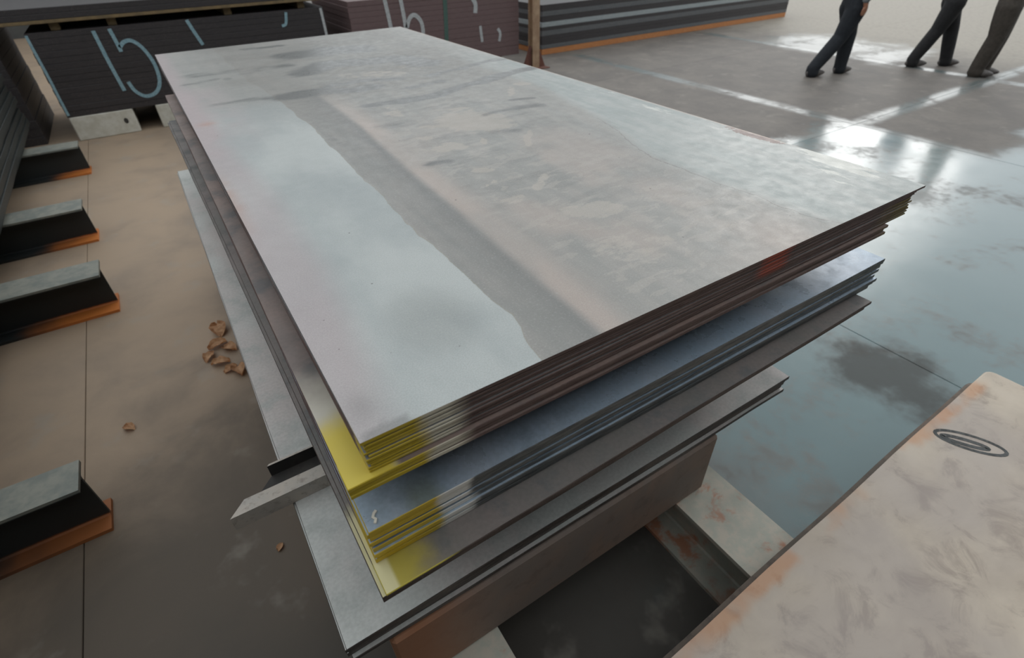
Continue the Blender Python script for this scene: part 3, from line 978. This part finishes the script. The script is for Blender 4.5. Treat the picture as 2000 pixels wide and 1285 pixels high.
# ------------------------------------------------------------------ left yard beams and pack
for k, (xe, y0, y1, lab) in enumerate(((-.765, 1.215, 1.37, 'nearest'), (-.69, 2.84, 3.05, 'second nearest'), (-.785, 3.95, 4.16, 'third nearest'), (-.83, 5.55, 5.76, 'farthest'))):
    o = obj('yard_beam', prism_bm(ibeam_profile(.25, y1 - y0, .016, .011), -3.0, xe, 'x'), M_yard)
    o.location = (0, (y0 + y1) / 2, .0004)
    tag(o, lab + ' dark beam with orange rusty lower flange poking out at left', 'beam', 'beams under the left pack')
for k in range(12):
    zz = .2512 + k * .05
    o = obj('left_plate', sheet_mesh(1.75, 5.9, .0492, 900 + k, .003, .003), [M_leftplate, M_leftplate])
    o.location = (-2.95 + .010 * ((k * 7) % 4), .55 + .01 * (k % 3), zz)
    o.rotation_euler = (0, 0, .006)
    tag(o, 'dark greenish thick plate, {} from the bottom of the left edge pack'.format(['lowest', 'second', 'third', 'fourth', 'fifth', 'sixth', 'seventh', 'eighth', 'ninth', 'tenth', 'eleventh', 'twelfth'][k]), 'steel plate', 'plates of the left pack')

# ------------------------------------------------------------------ marks on the near plate
def loop_pts(cx, cy, a, b, rot, n=28):
    return [(cx + a * math.cos(t) * math.cos(rot) - b * math.sin(t) * math.sin(rot), cy + a * math.cos(t) * math.sin(rot) + b * math.sin(t) * math.cos(rot)) for t in [6.2832 * k / n for k in range(n)]]
npl = [o for o in C.objects if o.name.startswith('near_plate')][-1]
obj('black_loop', ribbon(loop_pts(1.74, -.365, .095, .034, -1.05), .011, lambda u, v, h: (u, v, zn + .0001 + h), .0006, True), M_blackmark, npl)
obj('black_loop', ribbon(loop_pts(1.728, -.355, .062, .012, -1.05), .014, lambda u, v, h: (u, v, zn + .0001 + h), .0006, True), M_blackmark, npl)

# ------------------------------------------------------------------ dry leaves on the floor
def leaf_bm(seed, s):
    r = random.Random(seed)
    bm = bmesh.new()
    n = 6
    rows = []
    for k in range(n + 1):
        t = k / n
        w = s * .34 * math.sin(math.pi * min(1, t * .92 + .06)) ** .8
        zc_ = s * (.10 + .16 * math.sin(t * 3 + r.uniform(-.3, .3)))
        row = []
        for q in (-1, -.5, 0, .5, 1):
            row.append(bm.verts.new((q * w + r.uniform(-.05, .05) * s * .3, (t - .5) * s, zc_ + abs(q) ** 2 * s * r.uniform(.08, .24))))
        rows.append(row)
    for k in range(n):
        for q in range(4):
            bm.faces.new((rows[k][q], rows[k][q + 1], rows[k + 1][q + 1], rows[k + 1][q]))
    zmin = min(v.co.z for v in bm.verts)
    for v in bm.verts: v.co.z -= zmin
    bmesh.ops.solidify(bm, geom=list(bm.faces), thickness=.0012)
    zmin = min(v.co.z for v in bm.verts)
    for v in bm.verts: v.co.z -= zmin - .0004
    return bm
leaf_spots = [(-.232, 2.30, .13, 'largest curled pale leaf at the far end of the heap'), (-.26, 2.16, .10, 'brown dry leaf in the middle of the heap'), (-.21, 2.10, .09, 'small dry leaf tucked against the base bundle'),
              (-.31, 2.08, .08, 'leftmost dry leaf of the heap'), (-.27, 2.0, .09, 'tan dry leaf at the near side of the heap'), (-.20, 1.88, .10, 'pinkish dry leaf lying apart nearest the stack'),
              (-.235, 1.92, .07, 'small tan leaf beside the pinkish one'), (-.69, 1.76, .06, 'lone pale leaf on bare concrete near the nearest yard beam'), (-.26, .80, .035, 'tiny orange leaf scrap on the floor below the channel')]
for k, (x, y, s, lab) in enumerate(leaf_spots):
    o = obj('dry_leaf', leaf_bm(40 + k, s), M_leaf)
    o.location = (x, y, 0.0)
    o.rotation_euler = (0, 0, k * 1.9)
    tag(o, lab, 'leaf', 'dry leaves on the floor')

# small pale curl lying on the middle bundle's top sheet, under the yellow corner
pts = [(-.017 + .004 * math.sin(k * .9), -.002 + .0035 * k) for k in range(6)]
o = obj('metal_curl', ribbon([(.0, .0), (.004, .006), (.001, .012), (.005, .018), (.010, .021)], .0045, lambda u, v, h: (u, v, h), .003), M_chip)
o.location = (-.012, .012, 1.0002)
tag(o, 'tiny white curl of swarf under the upper yellow corner', 'swarf')

# ------------------------------------------------------------------ people
def skin_obj(name, verts, edges, mat, parent=None, voxel=.011, extra=None):
    """one closed surface grown round a skeleton: tapered limbs between round joints, fused by a voxel remesh.
    radius: number, or (lateral y, forward x)"""
    bm = bmesh.new()
    def rad(r): return (r[1], r[0]) if isinstance(r, tuple) else (r, r)
    def ball(p, rx, ry, rz):
        q = bmesh.ops.create_uvsphere(bm, u_segments=14, v_segments=9, radius=1.0)['verts']
        for v in q:
            v.co = Vector((p[0] + v.co.x * rx, p[1] + v.co.y * ry, p[2] + v.co.z * rz))
    for p, r in verts:
        rx, ry = rad(r)
        ball(p, rx, ry, min(rx, ry))
    for i, j in edges:
        pa, pb = Vector(verts[i][0]), Vector(verts[j][0])
        ra, rb = rad(verts[i][1]), rad(verts[j][1])
        d = pb - pa
        steps = max(2, int(d.length / .04))
        ax = d.normalized()
        vert = abs(ax.z) > .6
        u = Vector((1, 0, 0)) if vert else Vector((0, 0, 1))
        u = (u - ax * u.dot(ax)).normalized()
        w = ax.cross(u)
        rings = []
        for k in range(steps + 1):
            t = k / steps
            c = pa + d * t
            r0 = ra[0] + (rb[0] - ra[0]) * t; r1 = ra[1] + (rb[1] - ra[1]) * t
            if not vert: r0 = r1 = min(r0, r1)
            rings.append([bm.verts.new(c + u * (r0 * math.cos(q)) + w * (r1 * math.sin(q))) for q in [6.28319 * m / 14 for m in range(14)]])
        for k in range(steps):
            for m in range(14):
                bm.faces.new((rings[k][m], rings[k][(m + 1) % 14], rings[k + 1][(m + 1) % 14], rings[k + 1][m]))
        bm.faces.new(rings[0][::-1]); bm.faces.new(rings[-1])
    for e in (extra or []):
        ball(*e)
    bmesh.ops.recalc_face_normals(bm, faces=list(bm.faces))
    o = obj(name, bm, mat, parent)
    m = o.modifiers.new('fuse', 'REMESH'); m.mode = 'VOXEL'; m.voxel_size = voxel; m.use_smooth_shade = True
    sm = o.modifiers.new('smooth', 'SMOOTH'); sm.factor = .5; sm.iterations = 3
    return o

def lerp(a, b, t): return tuple(a[i] + (b[i] - a[i]) * t for i in range(3))

def person(loc, facing, feet, hip, knees, trousers, shirt, label, arm_sw=.1, lean=0.0, baggy=1.0, lift=0.0):
    """local frame: x forward, y left. feet: two (x, y) spots; knees: two (x, y, z)"""
    P = []; E = []
    def v(p, r):
        P.append((p, r)); return len(P) - 1
    pel = v((hip[0], hip[1], .93), (.125, .10))
    belly = v((hip[0] + lean * .3, hip[1], 1.10), (.13, .10)); E.append((pel, belly))
    chest = v((hip[0] + lean * .7, hip[1], 1.32), (.15, .11)); E.append((belly, chest))
    neck = v((hip[0] + lean, hip[1], 1.46), .052); E.append((chest, neck))
    jaw = v((hip[0] + lean + .02, hip[1], 1.53), (.045, .055)); E.append((neck, jaw))
    ankles = []
    for s, ft, kn in ((1, feet[0], knees[0]), (-1, feet[1], knees[1])):
        h = v((hip[0], hip[1] + s * .085, .84), .085); E.append((pel, h))
        k = v(kn, .055); E.append((h, k))
        a = v((ft[0], ft[1], .085), .04); E.append((k, a))
        t = v((ft[0] + .12, ft[1], .035), .032); E.append((a, t))
        ankles.append((ft, kn))
        sh = v((hip[0] + lean * .85, hip[1] + s * .19, 1.39), .055); E.append((chest, sh))
        el = v((hip[0] + lean * .5 - s * arm_sw * .3, hip[1] + s * .25, 1.10), .042); E.append((sh, el))
        wr = v((hip[0] + lean * .5 + .08 + s * arm_sw, hip[1] + s * .24, .88 + lift), .028); E.append((el, wr))
        pa = v((P[wr][0][0] + .02, P[wr][0][1], .82 + lift), (.03, .018)); E.append((wr, pa))
        for q in range(4):
            L_ = (.05, .06, .056, .044)[q]
            f1 = v((P[pa][0][0] - .027 + .018 * q, P[pa][0][1], .785 + lift), .0085); E.append((pa, f1))
            f2 = v((P[f1][0][0] + .004, P[pa][0][1] - s * .012, .785 + lift - L_), .0075); E.append((f1, f2))
        th = v((P[pa][0][0] + .04, P[pa][0][1] - s * .012, .80 + lift), .009); E.append((pa, th))
        th2 = v((P[th][0][0] + .012, P[th][0][1] - s * .006, .77 + lift), .008); E.append((th, th2))
    hx, hy = hip[0] + lean, hip[1]
    body = skin_obj('person', P, E, M_skin, None, .0075, [((hx + .012, hy, 1.60), .094, .074, .112), ((hx + .108, hy, 1.585), .018, .014, .022), ((hx + .045, hy, 1.525), .055, .052, .05)])
    body.location = loc
    body.rotation_euler = (0, 0, facing)
    tag(body, label, 'person', 'people standing on the yard')
    # trousers
    TV = []; TE = []
    def tv(p, r):
        TV.append((p, r)); return len(TV) - 1
    w0 = tv((hip[0], hip[1], 1.02), (.15, .125))
    w1 = tv((hip[0], hip[1], .90), (.165, .14)); TE.append((w0, w1))
    for s, ft, kn in ((1, feet[0], knees[0]), (-1, feet[1], knees[1])):
        h = tv((hip[0] + (kn[0] - hip[0]) * .15, hip[1] + s * .075, .78), .112 * baggy); TE.append((w1, h))
        mid = tv(lerp((hip[0], hip[1] + s * .075, .80), kn, .55), .10 * baggy); TE.append((h, mid))
        k = tv(kn, .082 * baggy); TE.append((mid, k))
        c = tv(lerp(kn, (ft[0], ft[1], .10), .55), .078 * baggy); TE.append((k, c))
        a = tv((ft[0], ft[1], .10), .07 * baggy); TE.append((c, a))
        a2 = tv((ft[0] + .005, ft[1], .055), .074 * baggy); TE.append((a, a2))
    skin_obj('trousers', TV, TE, trousers, body)
    # shirt
    SV = []; SE = []
    def sv(p, r):
        SV.append((p, r)); return len(SV) - 1
    s0 = sv((hip[0] + lean * .3, hip[1], 1.10), (.155, .13))
    s00 = sv((hip[0], hip[1], .96), (.165, .14)); SE.append((s0, s00))
    s1 = sv((hip[0] + lean * .7, hip[1], 1.31), (.175, .135)); SE.append((s0, s1))
    s2 = sv((hip[0] + lean, hip[1], 1.44), (.085, .075)); SE.append((s1, s2))
    for s in (1, -1):
        sh = sv((hip[0] + lean * .85, hip[1] + s * .19, 1.385), .075); SE.append((s1, sh))
        el = sv((hip[0] + lean * .5 - s * arm_sw * .3, hip[1] + s * .25, 1.10), .062); SE.append((sh, el))
        wr = sv((hip[0] + lean * .5 + .08 + s * arm_sw, hip[1] + s * .24, .90 + lift), .045); SE.append((el, wr))
    skin_obj('shirt', SV, SE, shirt, body)
    # hair, face, shoes
    bm = bmesh.new()
    bmesh.ops.create_uvsphere(bm, u_segments=16, v_segments=10, radius=1)
    hx, hy = hip[0] + lean, hip[1]
    for q in list(bm.verts):
        x, y, zz = q.co
        q.co = (hx - .006 + x * .102, hy + y * .083, 1.625 + zz * .104)
    bmesh.ops.delete(bm, geom=[q for q in bm.verts if q.co.z < 1.555 or (q.co.x > hx + .03 and q.co.z < 1.665)], context='VERTS')
    bmesh.ops.solidify(bm, geom=list(bm.faces), thickness=.008)
    obj('hair', bm, M_hair, body)
    for s in (-1, 1):
        bm = bmesh.new(); bmesh.ops.create_uvsphere(bm, u_segments=8, v_segments=6, radius=.011)
        for q in bm.verts: q.co += Vector((hx + .091, hy + s * .030, 1.612))
        obj('eye', bm, M_eye, body)
        bm = bmesh.new(); bmesh.ops.create_uvsphere(bm, u_segments=8, v_segments=6, radius=.03)
        for q in bm.verts: q.co = Vector((hx + .005 + q.co.x * .6, hy + s * .074 + q.co.y * .35, 1.598 + q.co.z))
        obj('ear', bm, M_skin, body)
    bm = box_bm(hx + .086, hx + .099, hy - .022, hy + .022, 1.540, 1.547)
    obj('mouth', bm, M_eye, body)
    for ft, kn in ankles:
        bm = bmesh.new()
        bmesh.ops.create_uvsphere(bm, u_segments=14, v_segments=10, radius=1)
        for q in bm.verts:
            x, y, zz = q.co
            q.co = (ft[0] + .055 + x * .145, ft[1] + y * (.05 + .008 * x), max(.002, .045 + zz * (.052 - .014 * x)))
        obj('shoe', bm, M_shoe, body)
    return body

def facing_feet(A, B, ang):
    """convert two world feet spots into the local frame at their middle"""
    mx, my = (A[0] + B[0]) / 2, (A[1] + B[1]) / 2
    c, s = math.cos(-ang), math.sin(-ang)
    out = []
    for p in (A, B):
        dx, dy = p[0] - mx, p[1] - my
        out.append((dx * c - dy * s, dx * s + dy * c))
    return (mx, my, 0), out

# walker: rear foot at left, weight on the front leg
ang = math.atan2(3.66 - 3.82, 7.95 - 7.50)
loc, ft = facing_feet((7.97, 3.70), (7.50, 3.80), ang)
person(loc, ang, [(ft[0][0], .03), (ft[1][0], -.03)], (.12, 0), [(.23, .05, .48), (.02, -.05, .46)], M_navy, M_shirt_a,
       'walking person in dark navy trousers, leftmost of the three', .16, .03, 1.12)
ang2 = math.atan2(3.055 - 3.334, 9.461 - 9.116)
loc, ft = facing_feet((9.48, 3.04), (9.12, 3.33), ang2)
person(loc, ang2, [(ft[0][0], .03), (ft[1][0], -.03)], (.0, 0), [(.15, .06, .47), (-.08, -.05, .46)], M_black_cloth, M_shirt_b,
       'person in black trousers striding with feet apart, middle of the three', .14, .02, 1.08, .22)
person((9.23, 2.53, 0), -1.22, [(.03, .09), (-.03, -.09)], (0, 0), [(.05, .09, .47), (.02, -.09, .47)], M_brown_cloth, M_shirt_c,
       'person in brown trousers standing with legs together, rightmost of the three', .03, .0, 1.22, .22)
